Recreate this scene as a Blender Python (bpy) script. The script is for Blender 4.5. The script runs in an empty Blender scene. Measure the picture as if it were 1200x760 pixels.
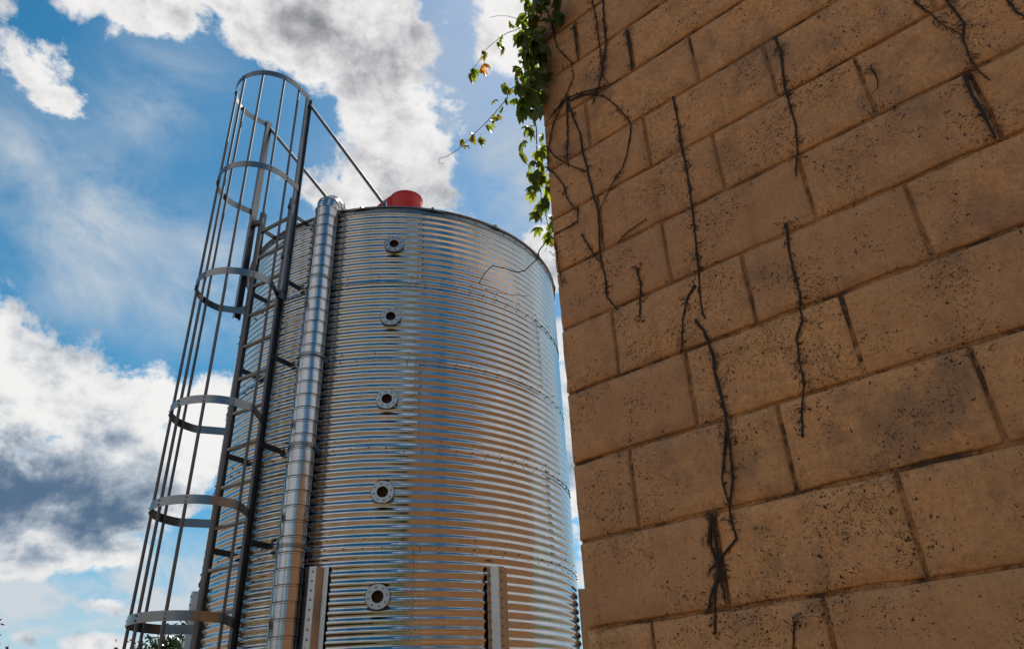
import bpy, bmesh, math, random
from mathutils import Vector, Matrix, noise as mnoise
R_ = math.radians
PI = math.pi
rng = random.Random(7)
scn = bpy.context.scene
COL = scn.collection
EYE = 1.61                                   # camera height above the ground

# ------------------------------------------------------------------ camera
cd = bpy.data.cameras.new('camera'); cam = bpy.data.objects.new('camera', cd); COL.objects.link(cam)
cd.sensor_width = 36.0; cd.lens = 25.623; cd.clip_start = 0.05; cd.clip_end = 3000
_R = Vector((0.99885078, 0.02367669, -0.04167181)); _U = Vector((0.04792834, -0.49343422, 0.8684616)); _F = Vector((0, 0.8694608, 0.49400194))
cam.matrix_world = Matrix(((_R.x, _U.x, -_F.x, 0), (_R.y, _U.y, -_F.y, 0), (_R.z, _U.z, -_F.z, EYE), (0, 0, 0, 1)))
scn.camera = cam

# ------------------------------------------------------------------ light
SUN_AZ, SUN_EL = 22.0, 57.0                  # azimuth from +Y towards +X
sd = Vector((math.sin(R_(SUN_AZ))*math.cos(R_(SUN_EL)), math.cos(R_(SUN_AZ))*math.cos(R_(SUN_EL)), math.sin(R_(SUN_EL))))
sl = bpy.data.lights.new('sun', 'SUN'); sl.energy = 5.0; sl.angle = R_(0.53); sl.color = (1.0, 0.95, 0.87)
so = bpy.data.objects.new('sun', sl); COL.objects.link(so); so.rotation_euler = sd.to_track_quat('Z', 'Y').to_euler(); so.location = sd*60
scn.view_settings.view_transform = 'Standard'; scn.view_settings.look = 'None'
scn.view_settings.exposure = 1.25; scn.view_settings.gamma = 1.0
scn.cycles.max_bounces = 6; scn.cycles.diffuse_bounces = 3; scn.cycles.glossy_bounces = 4; scn.cycles.transmission_bounces = 3
scn.cycles.caustics_reflective = False; scn.cycles.caustics_refractive = False
try: scn.view_settings.use_curve_mapping = False
except Exception: pass

class NT:                                    # small expression helper over a node tree
    def __init__(s, tree): s.t = tree
    def new(s, kind): return s.t.nodes.new(kind)
    def link(s, a, b):
        if isinstance(a, bpy.types.NodeSocket): s.t.links.new(a, b)
        else: b.default_value = a
    def m(s, op, a, b=0.0, c=0.0, clamp=False):
        n = s.new('ShaderNodeMath'); n.operation = op; n.use_clamp = clamp
        for i, v in enumerate((a, b, c)): s.link(v, n.inputs[i])
        return n.outputs[0]
    def add(s, a, b): return s.m('ADD', a, b)
    def sub(s, a, b): return s.m('SUBTRACT', a, b)
    def mul(s, a, b, clamp=False): return s.m('MULTIPLY', a, b, clamp=clamp)
    def dot(s, v, k):
        n = s.new('ShaderNodeVectorMath'); n.operation = 'DOT_PRODUCT'; s.link(v, n.inputs[0]); s.link(k, n.inputs[1]); return n.outputs['Value']
    def vadd(s, v, k):
        n = s.new('ShaderNodeVectorMath'); n.operation = 'ADD'; s.link(v, n.inputs[0]); s.link(k, n.inputs[1]); return n.outputs[0]
    def vmul(s, v, k):
        n = s.new('ShaderNodeVectorMath'); n.operation = 'MULTIPLY'; s.link(v, n.inputs[0]); s.link(k, n.inputs[1]); return n.outputs[0]
    def noise(s, v, scale, detail=4, rough=.55, dist=0.0):
        n = s.new('ShaderNodeTexNoise'); s.link(v, n.inputs['Vector']); n.inputs['Scale'].default_value = scale
        n.inputs['Detail'].default_value = detail; n.inputs['Roughness'].default_value = rough; n.inputs['Distortion'].default_value = dist
        return n.outputs[0]
    def noisec(s, v, scale, detail=2):
        n = s.new('ShaderNodeTexNoise'); s.link(v, n.inputs['Vector']); n.inputs['Scale'].default_value = scale; n.inputs['Detail'].default_value = detail
        return n.outputs[1]
    def voro(s, v, scale, rand=1.0):
        n = s.new('ShaderNodeTexVoronoi'); s.link(v, n.inputs['Vector']); n.inputs['Scale'].default_value = scale; n.inputs['Randomness'].default_value = rand
        return n
    def ss(s, x, lo, hi, a=0.0, b=1.0):
        n = s.new('ShaderNodeMapRange'); n.interpolation_type = 'SMOOTHSTEP'
        for i, v in enumerate((x, lo, hi, a, b)): s.link(v, n.inputs[i])
        return n.outputs[0]
    def lin(s, x, lo, hi, a=0.0, b=1.0):
        n = s.new('ShaderNodeMapRange')
        for i, v in enumerate((x, lo, hi, a, b)): s.link(v, n.inputs[i])
        return n.outputs[0]
    def mix(s, f, a, b, mode='MIX'):
        n = s.new('ShaderNodeMix'); n.data_type = 'RGBA'; n.blend_type = mode
        s.link(f, n.inputs[0])
        for v, i in ((a, 6), (b, 7)):
            if isinstance(v, tuple) and len(v) == 3: v = (*v, 1)
            s.link(v, n.inputs[i])
        return n.outputs[2]
    def bump(s, h, strength, dist, normal=None):
        n = s.new('ShaderNodeBump'); n.inputs['Strength'].default_value = strength; n.inputs['Distance'].default_value = dist
        s.link(h, n.inputs['Height'])
        if normal is not None: s.link(normal, n.inputs['Normal'])
        return n.outputs[0]

# ------------------------------------------------------------------ sky: Nishita with clouds laid out by direction
DENSE = [
    [(-1.2,-0.1836,0.5582),(0.0788,0.1034),1.2],
    [(-1.1654,-0.237,0.6073),(0.075,0.079),1.1],
    [(-1.2212,-0.1359,0.4859),(0.0793,0.0847),1.1],
    [(-1.1781,-0.1353,0.4334),(0.0386,0.0468),0.8],
    [(-1.2327,-0.0976,0.4082),(0.0597,0.0773),0.9],
    [(-1.2983,-0.1161,0.554),(0.1714,0.0887),1.3],
    [(-1.2986,-0.1547,0.6578),(0.1159,0.1046),1.2],
    [(-1.3584,-0.0764,0.5466),(0.1004,0.0387),1.0],
    [(-1.4182,-0.0331,0.5038),(0.0392,0.0155),0.85],
    [(-1.4516,-0.0243,0.572),(0.0286,0.0129),0.8],
    [(-1.4573,-0.013,0.5091),(0.041,0.0132),0.75],
    [(-0.6765,-0.0562,0.3572),(0.1934,0.0618),1.4],
    [(-0.5828,-0.2116,0.1879),(0.2269,0.0827),1.4],
    [(-0.6979,-0.0917,0.1351),(0.0915,0.1047),1.3],
    [(-0.8152,-0.0821,0.1545),(0.0835,0.1053),1.1],
    [(-0.8743,-0.0465,0.129),(0.0797,0.0475),0.9],
    [(-0.7262,-0.0388,0.5608),(0.076,0.0312),0.9],
    [(-0.7581,0.3858,1.1484),(0.0975,0.0414),0.2],
    [(-0.744,0.4976,1.1832),(0.0786,0.0368),0.18],
    [(-0.8034,0.4694,1.069),(0.0538,0.0267),0.14],
    [(-0.6836,-0.3529,0.3289),(0.0597,0.0248),0.22],
    [(-0.7124,-0.406,0.3838),(0.0471,0.0345),0.3],
    [(-0.67,0.0502,0.017),(0.0671,0.0639),1.3],
    [(-1.1971,0.0693,-0.0464),(0.0516,0.2364),1.0],
    [(-0.9629,0.0737,-0.0222),(0.0405,0.0815),0.9],
    [(-0.7354,0.3049,-0.2068),(0.2021,0.1939),1.0],
    [(-1.092,0.3354,-0.4774),(0.1479,0.1564),0.8],
    [(-0.5214,0.2304,-0.0836),(0.2289,0.1067),1.0],
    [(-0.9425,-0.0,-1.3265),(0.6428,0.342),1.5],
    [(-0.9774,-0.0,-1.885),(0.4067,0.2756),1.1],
    [(-1.1519,-0.0,2.3562),(0.766,0.3746),1.5],  # unseen cloud bank behind left of the viewer, added to brighten the shaded wall
]
VEIL = [
    [(-0.6398,0.5506,1.197),(0.1046,0.1148),0.62],
    [(-0.9324,0.3906,0.8993),(0.1836,0.1321),0.6],
    [(-0.7683,-0.0228,0.086),(0.1453,0.1554),0.55],
    [(-0.8571,0.0417,0.0237),(0.1476,0.126),0.75],
    [(-1.4033,-0.0473,0.536),(0.2785,0.0841),1.8],
    [(-1.0162,-0.1682,0.3517),(0.158,0.1507),0.55],
    [(-0.6944,0.008,0.0518),(0.0984,0.0844),0.4],
    [(-0.8936,-0.3466,0.4684),(0.0834,0.1138),0.5],
    [(-1.0375,-0.2319,0.459),(0.1326,0.0917),0.5],
    [(-0.8964,-0.101,0.2006),(0.1345,0.1125),0.4],
]
SHADE = [
    [(-0.679,-0.0477,0.3516),(0.237,0.1116),0.75],
    [(-0.5934,-0.2191,0.1964),(0.227,0.1024),0.9],
    [(-1.2983,-0.1161,0.554),(0.191,0.0887),1.3],
    [(-1.3144,-0.1373,0.645),(0.1526,0.0963),1.4],
    [(-1.3117,-0.0891,0.4966),(0.1412,0.0626),1.3],
    [(-1.2371,-0.1293,0.4919),(0.0645,0.0597),0.8],
    [(-1.2311,-0.1732,0.582),(0.0662,0.0567),0.8],
    [(-1.1951,-0.1787,0.5422),(0.0341,0.0294),0.4],
    [(-1.2898,-0.073,0.4113),(0.0795,0.0705),0.5],
    [(-1.4254,-0.0292,0.503),(0.0436,0.01),0.8],
    [(-1.3727,-0.0696,0.5542),(0.1129,0.0147),0.6],
    [(-0.6574,-0.0939,0.1279),(0.0741,0.0501),0.4],
    [(-1.4583,-0.02,0.571),(0.0318,0.0077),0.6],
]
CLEAR = [
    [(-0.6192,0.5816,1.1331),(0.0853,0.1114),0.8],
    [(-0.8015,-0.1516,0.2205),(0.037,0.0533),0.55],
    [(-0.7497,0.3385,0.9813),(0.0703,0.0333),0.35],
    [(-0.9956,-0.2212,0.4095),(0.0574,0.0625),0.3],
    [(-0.669,-0.0051,0.0607),(0.0238,0.046),0.5],
]
VIEW_DIR = (0.0, 0.8695, 0.494)

W = bpy.data.worlds.new('World'); scn.world = W; W.use_nodes = True
W.cycles.sampling_method = 'MANUAL'; W.cycles.sample_map_resolution = 512
wt = W.node_tree; wt.nodes.clear(); n = NT(wt)
sky = n.new('ShaderNodeTexSky'); sky.sky_type = 'NISHITA'; sky.sun_disc = False
sky.sun_elevation = R_(SUN_EL); sky.sun_rotation = R_(SUN_AZ)
sky.air_density = 1.0; sky.dust_density = 0.6; sky.ozone_density = 2.5
STR = 0.15
tc = n.new('ShaderNodeTexCoord'); D = tc.outputs['Generated']
def blobs(rows, bias=-1.0, least=.0):
    """soft ellipses on the sky: (direction frame as Euler angles, angular half sizes, weight)"""
    out = None
    for rot, size, amp in rows:
        mp = n.new('ShaderNodeMapping'); mp.vector_type = 'TEXTURE'; n.link(D, mp.inputs[0])
        mp.inputs['Rotation'].default_value = rot; mp.inputs['Scale'].default_value = (*size, 1e5)
        ln = n.new('ShaderNodeVectorMath'); ln.operation = 'LENGTH'; n.link(mp.outputs[0], ln.inputs[0])
        v = n.m('MULTIPLY_ADD', ln.outputs['Value'], -max(amp, least), amp)
        if out is None: out = n.m('MAXIMUM', v, bias)
        else: out = n.m('SMOOTH_MAX', out, v, 0.12)
    return out
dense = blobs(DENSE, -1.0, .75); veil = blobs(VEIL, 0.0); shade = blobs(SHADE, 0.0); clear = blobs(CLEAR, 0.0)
Dl = n.vmul(D, (1.0, 1.0, 1.3))
SH = tuple(sd*0.022)
def puff(v):
    a = n.noise(v, 6.5, 10, .66, .12)
    b = n.voro(v, 9.0).outputs['Distance']; c = n.voro(v, 23.0).outputs['Distance']   # rounded heads
    return n.sub(n.sub(a, n.mul(n.mul(b, b), .22)), n.mul(n.mul(c, c), .12))
f1 = puff(Dl); f2 = puff(n.vadd(Dl, SH))
big = n.noise(n.vadd(Dl, (3.1, 1.7, 5.2)), 1.9, 3, .5)
outside = n.ss(n.dot(D, VIEW_DIR), .78, .55)
rest = n.mul(n.sub(big, .70), 3.2)
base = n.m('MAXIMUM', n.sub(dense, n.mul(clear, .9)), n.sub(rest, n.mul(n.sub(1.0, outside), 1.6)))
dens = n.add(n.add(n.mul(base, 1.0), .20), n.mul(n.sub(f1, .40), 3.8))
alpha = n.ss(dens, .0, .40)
wisp = n.noise(n.vmul(D, (1.0, 1.0, 1.7)), 4.2, 8, .62, .6)
va = n.mul(n.mul(n.m('ADD', n.mul(veil, 2.5), n.mul(outside, .04)), n.ss(wisp, .28, .74)), n.sub(1.0, n.mul(clear, .9)), clamp=True)
up = n.dot(D, (0, 0, 1))
va = n.m('MAXIMUM', va, n.ss(up, .17, -.02, 0.0, .90))          # pale air near the horizon
LOW = n.vadd(Dl, (5.0, 2.0, 7.0))
soft = n.noise(LOW, 4.5, 6, .55)
g1 = n.noise(Dl, 4.0, 4, .5); g2 = n.noise(n.vadd(Dl, tuple(sd*.06)), 4.0, 4, .5)
relief = n.add(n.mul(n.sub(f1, f2), 2.6), n.mul(n.sub(g1, g2), 2.4))
thick = n.ss(dens, .5, 2.2)
gloom = n.mul(n.add(shade, n.mul(n.sub(soft, .5), .8)), n.ss(dens, -.1, .9))
gloom = n.m('MAXIMUM', gloom, 0.0)
lit = n.sub(n.sub(.86, n.mul(thick, .10)), n.add(relief, n.mul(gloom, .62)))
lit = n.ss(lit, -.28, 1.12)
upness = n.ss(up, .25, .75)
K = .42                                        # one over the exposure gain: the colours below are as displayed
darkc = n.mix(upness, (.095, .165, .265), (.22, .225, .25))
midc = n.mix(upness, (.44, .50, .57), (.56, .56, .58))
cl = n.mix(n.lin(lit, .0, .5), darkc, midc); cl = n.mix(n.lin(lit, .5, 1.0), cl, (.90, .89, .875))
hs = n.new('ShaderNodeHueSaturation'); hs.inputs['Hue'].default_value = .478; hs.inputs['Saturation'].default_value = 1.42; hs.inputs['Value'].default_value = .315
n.link(sky.outputs[0], hs.inputs['Color'])
inv = (K/STR,)*3
veilc = n.mix(upness, (.60, .66, .71), (.44, .53, .63))
c1 = n.mix(va, hs.outputs[0], n.vmul(veilc, inv))
c2 = n.mix(alpha, c1, n.vmul(cl, inv))
bg = n.new('ShaderNodeBackground'); bg.inputs['Strength'].default_value = STR; n.link(c2, bg.inputs['Color'])
wo = n.new('ShaderNodeOutputWorld'); n.link(bg.outputs[0], wo.inputs['Surface'])

# ------------------------------------------------------------------ materials
def mat(name):
    m = bpy.data.materials.new(name); m.use_nodes = True
    t = NT(m.node_tree); p = m.node_tree.nodes['Principled BSDF']
    return m, t, p
def pos(t): return t.new('ShaderNodeNewGeometry').outputs['Position']
def objc(t): return t.new('ShaderNodeTexCoord').outputs['Object']
def orand(t): return t.new('ShaderNodeObjectInfo').outputs['Random']

def metal_sheet(name, col, rough, ripple=1.0, grime=.3):
    m, t, p = mat(name); P = pos(t)
    sp = t.voro(P, 38); spang = t.mix(.5, sp.outputs['Color'], (.5, .5, .5))
    v = t.noise(P, 1.3, 5, .6); st = t.noise(t.vmul(P, (9, 9, .6)), 1.0, 5, .65)
    c = t.mix(t.mul(t.ss(st, .5, .8), grime), col, tuple(k*.62 for k in col))
    c = t.mix(.10, c, spang, 'OVERLAY')
    t.link(c, p.inputs['Base Color']); p.inputs['Metallic'].default_value = 1.0
    r = t.add(t.add(rough-.07, t.mul(v, .12)), t.mul(t.sub(sp.outputs['Distance'], .3), .05)); t.link(r, p.inputs['Roughness'])
    h = t.noise(t.vmul(P, (1, 1, .35)), 3.0, 3, .5)
    b = t.bump(h, .5*ripple, .02); b = t.bump(t.noise(P, 28, 3, .6), .10*ripple, .004, b); t.link(b, p.inputs['Normal'])
    return m
M_SHEET = metal_sheet('galvanized_sheet', (.45, .46, .47), .13, .8)
M_PIPE = metal_sheet('galvanized_duct', (.40, .41, .43), .2, .6)
M_STEEL = metal_sheet('galvanized_steel', (.20, .205, .21), .30, .5, .55)
M_DARK = metal_sheet('weathered_steel', (.12, .122, .128), .50, .3, .6)
M_LEG = metal_sheet('leg_steel', (.35, .36, .375), .34, .3, .4)

def plain(name, col, rough=.6, metallic=0.0, var=.25, scale=12):
    m, t, p = mat(name); P = pos(t)
    f = t.noise(P, scale, 5, .6)
    t.link(t.mix(f, tuple(k*(1-var) for k in col), tuple(k*(1+var) for k in col)), p.inputs['Base Color'])
    p.inputs['Roughness'].default_value = rough; p.inputs['Metallic'].default_value = metallic
    return m
M_BAR = plain('galvanized_bar', (.13, .13, .135), .62, .7, .2, 3)
M_RED = plain('red_enamel', (.50, .012, .003), .5, var=.18, scale=5)
M_BOLT = plain('dull_bolt', (.22, .21, .21), .5, .8)
M_HOLE = plain('dark_rusty_inside', (.035, .014, .010), .8, 0)
M_STEM = plain('dead_vine_bark', (.026, .018, .013), .9, 0, .4, 60)
M_TWIG = plain('brown_vine_stem', (.055, .026, .014), .8, 0, .4, 60)

def block_mat(name, joint=False):
    m, t, p = mat(name); P = pos(t)
    warp = t.vadd(P, t.vmul(t.noisec(P, 85, 3), (.022, .022, .022)))
    blot = t.noise(P, 2.6, 5, .62); blot2 = t.noise(t.vadd(P, (7, 3, 1)), 6.5, 5, .6); fine = t.noise(P, 90, 4, .65)
    a = (.60, .296, .122); g = (.45, .228, .110); o = (.63, .284, .094)
    if joint: a, g, o = (.32, .15, .055), (.24, .12, .05), (.36, .16, .05)
    c = t.mix(t.ss(blot, .40, .60), a, g); c = t.mix(t.mul(t.ss(blot2, .52, .68), .7), c, o)
    mott = t.noise(t.vadd(P, (2, 6, 9)), 17, 6, .68)
    c = t.mix(t.mul(t.ss(mott, .50, .66), .6), c, tuple(k*.50 for k in g)); c = t.mix(t.mul(t.ss(mott, .48, .32), .5), c, (.64, .35, .165))
    c = t.mix(t.mul(t.sub(1.0, t.ss(fine, .40, .60)), .48), c, tuple(k*.48 for k in a))
    c = t.mix(t.mul(t.ss(t.noise(P, 200, 3, .7), .45, .62), .28), c, tuple(min(k*1.4, .75) for k in a))
    if not joint: c = t.mix(t.mul(orand(t), .60), c, (.38, .194, .094))
    streak = t.noise(t.vmul(P, (7, 7, .7)), 1.6, 6, .65)
    c = t.mix(t.mul(t.ss(streak, .50, .72), .45), c, tuple(k*.5 for k in g))
    # grey purple weather stains
    c = t.mix(t.mul(t.ss(t.noise(t.vadd(P, (1, 9, 4)), 3.6, 7, .65), .53, .70), .75), c, (.21, .12, .072))
    # black lichen specks in two sizes, gathered in patches
    patch = t.ss(t.noise(t.vadd(P, (4, 2, 8)), 6.5, 8, .72), .46, .64)
    def specks(sc, r0, r1, keep0, keep1):
        v = t.voro(warp, sc); sep = t.new('ShaderNodeSeparateColor'); t.link(v.outputs['Color'], sep.inputs[0])
        rad = t.lin(sep.outputs[1], 0, 1, r0, r1)
        on = t.m('LESS_THAN', sep.outputs[0], t.lin(patch, 0, 1, keep0, keep1))
        return t.mul(t.ss(t.sub(v.outputs['Distance'], rad), .07, -.05), on)
    s = t.m('MAXIMUM', specks(150, .12, .40, .01, .66), specks(85, .08, .26, .002, .26))
    s = t.m('MAXIMUM', s, specks(300, .20, .45, .04, .55))
    s = t.m('MAXIMUM', s, t.mul(t.ss(t.noise(warp, 20, 8, .75), .655, .70), .9))
    if joint:
        s = t.m('MAXIMUM', s, t.ss(t.mul(t.noise(t.vadd(P, (2, 5, 3)), 6.5, 9, .72), 1.0), .50, .60))
    c = t.mix(t.mul(s, .92), c, (.030, .016, .009))
    t.link(c, p.inputs['Base Color']); p.inputs['Roughness'].default_value = .78
    p.inputs['Specular IOR Level'].default_value = .3
    h = t.add(t.add(t.mul(t.noise(P, 34, 5, .6), .55), t.mul(t.noise(P, 170, 3, .6), .35)), t.mul(s, -.35))
    h2 = t.noise(P, 9, 3, .5)
    b = t.bump(h2, .55, .014); b = t.bump(h, .8, .005, b); t.link(b, p.inputs['Normal'])
    return m
M_BLOCK = block_mat('painted_concrete_block'); M_MORTAR = block_mat('painted_mortar', True)

def leaf_mat(name, c0, c1, tr, thin=.58):
    m = bpy.data.materials.new(name); m.use_nodes = True; t = NT(m.node_tree); m.node_tree.nodes.clear()
    f = orand(t); col = t.mix(f, c0, c1)
    col = t.mix(t.mul(t.noise(objc(t), 40, 3), .4), col, tuple(k*.5 for k in c0))
    d = t.new('ShaderNodeBsdfPrincipled'); t.link(col, d.inputs['Base Color']); d.inputs['Roughness'].default_value = .42
    x = t.new('ShaderNodeBsdfTranslucent'); t.link(t.mix(1.0, col, tr, 'MULTIPLY'), x.inputs['Color'])
    mx = t.new('ShaderNodeMixShader'); mx.inputs[0].default_value = thin; t.link(d.outputs[0], mx.inputs[1]); t.link(x.outputs[0], mx.inputs[2])
    o = t.new('ShaderNodeOutputMaterial'); t.link(mx.outputs[0], o.inputs['Surface'])
    return m
M_LEAF = leaf_mat('creeper_leaf', (.075, .12, .016), (.15, .175, .04), (1.8, 1.7, .7))
M_LEAFY = leaf_mat('yellowing_leaf', (.14, .13, .03), (.10, .13, .03), (1.6, 1.4, .6))
M_LEAFO = leaf_mat('orange_leaf', (.42, .22, .04), (.4, .2, .04), (1.3, 1.0, .5))
M_TREE = leaf_mat('tree_leaf', (.016, .03, .008), (.026, .046, .012), (1.0, 1.1, .5), .15)
M_BARK = plain('tree_bark', (.09, .065, .045), .9, 0, .4, 8)

def ground_mat():
    m, t, p = mat('dry_earth'); P = pos(t)
    a = t.noise(P, .22, 6, .62); b = t.noise(P, 2.4, 6, .65); g = t.noise(t.vadd(P, (9, 4, 0)), .13, 5, .6)
    c = t.mix(t.ss(a, .42, .60), (.065, .040, .021), (.165, .086, .038))      # damp dark earth and dry orange earth
    c = t.mix(t.ss(g, .50, .57), c, (.045, .050, .018))                      # rough grass
    c = t.mix(t.mul(t.ss(b, .5, .7), .55), c, (.05, .035, .018))
    t.link(c, p.inputs['Base Color']); p.inputs['Roughness'].default_value = .95
    t.link(t.bump(t.noise(P, 12, 6, .65), .6, .05), p.inputs['Normal'])
    return m
M_GROUND = ground_mat()

# ------------------------------------------------------------------ mesh helpers
def tag(o, label=None, cat=None, group=None, kind=None):
    if label: o['label'] = label
    if cat: o['category'] = cat
    if group: o['group'] = group
    if kind: o['kind'] = kind
    return o
def thing(name, label, cat, loc=(0, 0, 0), group=None):
    o = bpy.data.objects.new(name, None); o.location = loc; o.empty_display_size = .2; COL.objects.link(o)
    return tag(o, label, cat, group)
def mesh(name, bm, m, smooth=True, angle=40):
    me = bpy.data.meshes.new(name); bm.normal_update(); bm.to_mesh(me); bm.free()
    me.materials.append(m)
    if smooth:
        me.polygons.foreach_set('use_smooth', [True]*len(me.polygons))
        try: me.set_sharp_from_angle(angle=R_(angle))
        except Exception: pass
    return me
def put(name, me, parent=None, mw=None, kind=None):
    o = bpy.data.objects.new(name, me); COL.objects.link(o)
    if parent is not None: o.parent = parent
    if mw is not None: o.matrix_local = mw
    if kind: o['kind'] = kind
    return o
def obj(name, bm, m, parent=None, smooth=True, kind=None, angle=40):
    """vertices are in world space; a parented mesh is shifted into its parent's frame (parents are never rotated here)"""
    me = mesh(name, bm, m, smooth, angle)
    o = put(name, me, parent, None, kind)
    if parent is not None:
        q = parent; off = Vector((0, 0, 0))
        while q is not None: off += q.location; q = q.parent
        me.transform(Matrix.Translation(-off))
    return o
def tube(bm, pts, rad, sides=6, cap=True):
    pts = [Vector(p) for p in pts]; N = len(pts)
    if not hasattr(rad, '__len__'): rad = [rad]*N
    rings = []; up = None
    for i, p in enumerate(pts):
        d = (pts[min(i+1, N-1)]-pts[max(i-1, 0)])
        if d.length < 1e-9: d = Vector((0, 0, 1))
        d.normalize()
        if up is None: up = d.orthogonal().normalized()
        else:
            up = up-d*up.dot(d)
            up = up.normalized() if up.length > 1e-6 else d.orthogonal().normalized()
        s = d.cross(up)
        rings.append([bm.verts.new(p+(up*math.cos(2*PI*k/sides)+s*math.sin(2*PI*k/sides))*rad[i]) for k in range(sides)])
    for a, b in zip(rings, rings[1:]):
        for k in range(sides): bm.faces.new((a[k], a[(k+1) % sides], b[(k+1) % sides], b[k]))
    if cap:
        bm.faces.new(rings[0][::-1]); bm.faces.new(rings[-1])
def sweep(bm, path, prof, closed=True):
    """path: list of (point, x axis, y axis); prof: list of 2D points"""
    rings = [[bm.verts.new(p+x*a+y*b) for a, b in prof] for p, x, y in path]
    K = len(prof)
    for A, B in zip(rings, rings[1:]):
        for k in range(K if closed else K-1):
            bm.faces.new((A[k], A[(k+1) % K], B[(k+1) % K], B[k]))
    if closed: bm.faces.new(rings[0][::-1]); bm.faces.new(rings[-1])
def rect(w, h): return [(-w/2, -h/2), (w/2, -h/2), (w/2, h/2), (-w/2, h/2)]
def lathe(bm, prof, sides=24, mat4=None, close=False):
    """prof: list of (r, z) turned around Z"""
    rings = []
    for r, z in prof:
        if r < 1e-6: rings.append([bm.verts.new((0, 0, z))])
        else: rings.append([bm.verts.new((r*math.cos(2*PI*k/sides), r*math.sin(2*PI*k/sides), z)) for k in range(sides)])
    pairs = list(zip(rings, rings[1:])) + ([(rings[-1], rings[0])] if close else [])
    for A, B in pairs:
        for k in range(sides):
            k2 = (k+1) % sides
            if len(A) == 1 and len(B) == 1: continue
            if len(A) == 1: bm.faces.new((A[0], B[k2], B[k]))
            elif len(B) == 1: bm.faces.new((A[k], A[k2], B[0]))
            else: bm.faces.new((A[k], A[k2], B[k2], B[k]))
    if mat4 is not None: bmesh.ops.transform(bm, matrix=mat4, verts=[v for rg in rings for v in rg])
def frame(o, x, y, z):
    """matrix with columns x, y, z at origin o"""
    return Matrix(((x.x, y.x, z.x, o.x), (x.y, y.y, z.y, o.y), (x.z, y.z, z.z, o.z), (0, 0, 0, 1)))
UP = Vector((0, 0, 1))

# ------------------------------------------------------------------ ground
bm = bmesh.new()
gv = []
for r in (0, 4, 10, 25, 60, 150, 400, 1500):
    gv.append([bm.verts.new((0, 0, 0))] if r == 0 else [bm.verts.new((r*math.cos(2*PI*k/32), r*math.sin(2*PI*k/32), 0)) for k in range(32)])
for A, B in zip(gv, gv[1:]):
    for k in range(32):
        k2 = (k+1) % 32
        bm.faces.new((A[0], B[k], B[k2]) if len(A) == 1 else (A[k], B[k], B[k2], A[k2]))
obj('ground', bm, M_GROUND, kind='structure')

# ------------------------------------------------------------------ silo
SX, SY, SR = -1.17263, 6.88128, 1.63953
TC = Vector((0.168, -0.9858, 0)).normalized(); RT = Vector((0.9858, 0.168, 0)).normalized()   # towards the viewer, and to the viewer's right
Z0 = 4.2026+EYE; RING = .74322; ZE = 4.274+EYE
AX = Vector((SX, SY, 0))
def rad(phi): a = R_(phi); return TC*math.cos(a)+RT*math.sin(a)
def tan(phi): a = R_(phi); return -TC*math.sin(a)+RT*math.cos(a)
def sp(phi, z, r=0.0): return AX+rad(phi)*(SR+r)+UP*z
silo = thing('grain_silo', 'tall round corrugated galvanized steel silo with five portholes and a red roof cap', 'silo', (SX, SY, 0))

WAVES, PW = 12, .061935
def sheet_mesh():
    bm = bmesh.new(); NA, NZ = 54, WAVES*10
    rows = []
    for j in range(NZ+1):
        z = -RING*j/NZ - (.010 if j == NZ else 0)
        wave = .0053*math.cos(2*PI*j/10)
        rows.append([])
        for i in range(NA+1):
            u = i/NA; a = R_(-.25+90.6*u)
            r = SR+wave+.0042*u-.0012+.0016*j/NZ
            rows[-1].append(bm.verts.new((r*math.cos(a), r*math.sin(a), z)))
    for A, B in zip(rows, rows[1:]):
        for i in range(NA): bm.faces.new((A[i], B[i], B[i+1], A[i+1]))
    return mesh('wall_sheet', bm, M_SHEET, True, 80)
SHEET = sheet_mesh()
phi0 = math.degrees(math.atan2(TC.y, TC.x))      # world angle of phi = 0; phi grows anticlockwise from above
NR = 6
for k in range(NR):
    for q in range(4):
        ph = (4.2 if k % 2 == 0 else 49.2)+90*q
        put('wall_sheet', SHEET, silo, Matrix.Translation((0, 0, Z0-RING*k)) @ Matrix.Rotation(R_(phi0+ph), 4, 'Z') @ Matrix.Rotation(R_(rng.uniform(-.05, .05)), 4, 'Z'))
# dark sealant bead down each upright seam
def bead_mesh():
    bm = bmesh.new(); rows = []
    for j in range(121):
        z = -RING*j/120; r = SR+.0053*math.cos(2*PI*j/10)+.0035; w = .0022/SR
        rows.append([bm.verts.new((rr*math.cos(a), rr*math.sin(a), z)) for a, rr in ((-w, r-.004), (-w*.5, r+.0005), (w*.5, r+.0005), (w, r-.004))])
    for A, B in zip(rows, rows[1:]):
        for q in range(3): bm.faces.new((A[q], B[q], B[q+1], A[q+1]))
    return mesh('seam_sealant', bm, M_HOLE, True, 80)
BEAD = bead_mesh()
for k in range(NR):
    for q in range(4):
        ph = (4.2 if k % 2 == 0 else 49.2)+90*q
        put('seam_sealant', BEAD, silo, Matrix.Translation((0, 0, Z0-RING*k)) @ Matrix.Rotation(R_(phi0+ph+.1), 4, 'Z'))
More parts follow.
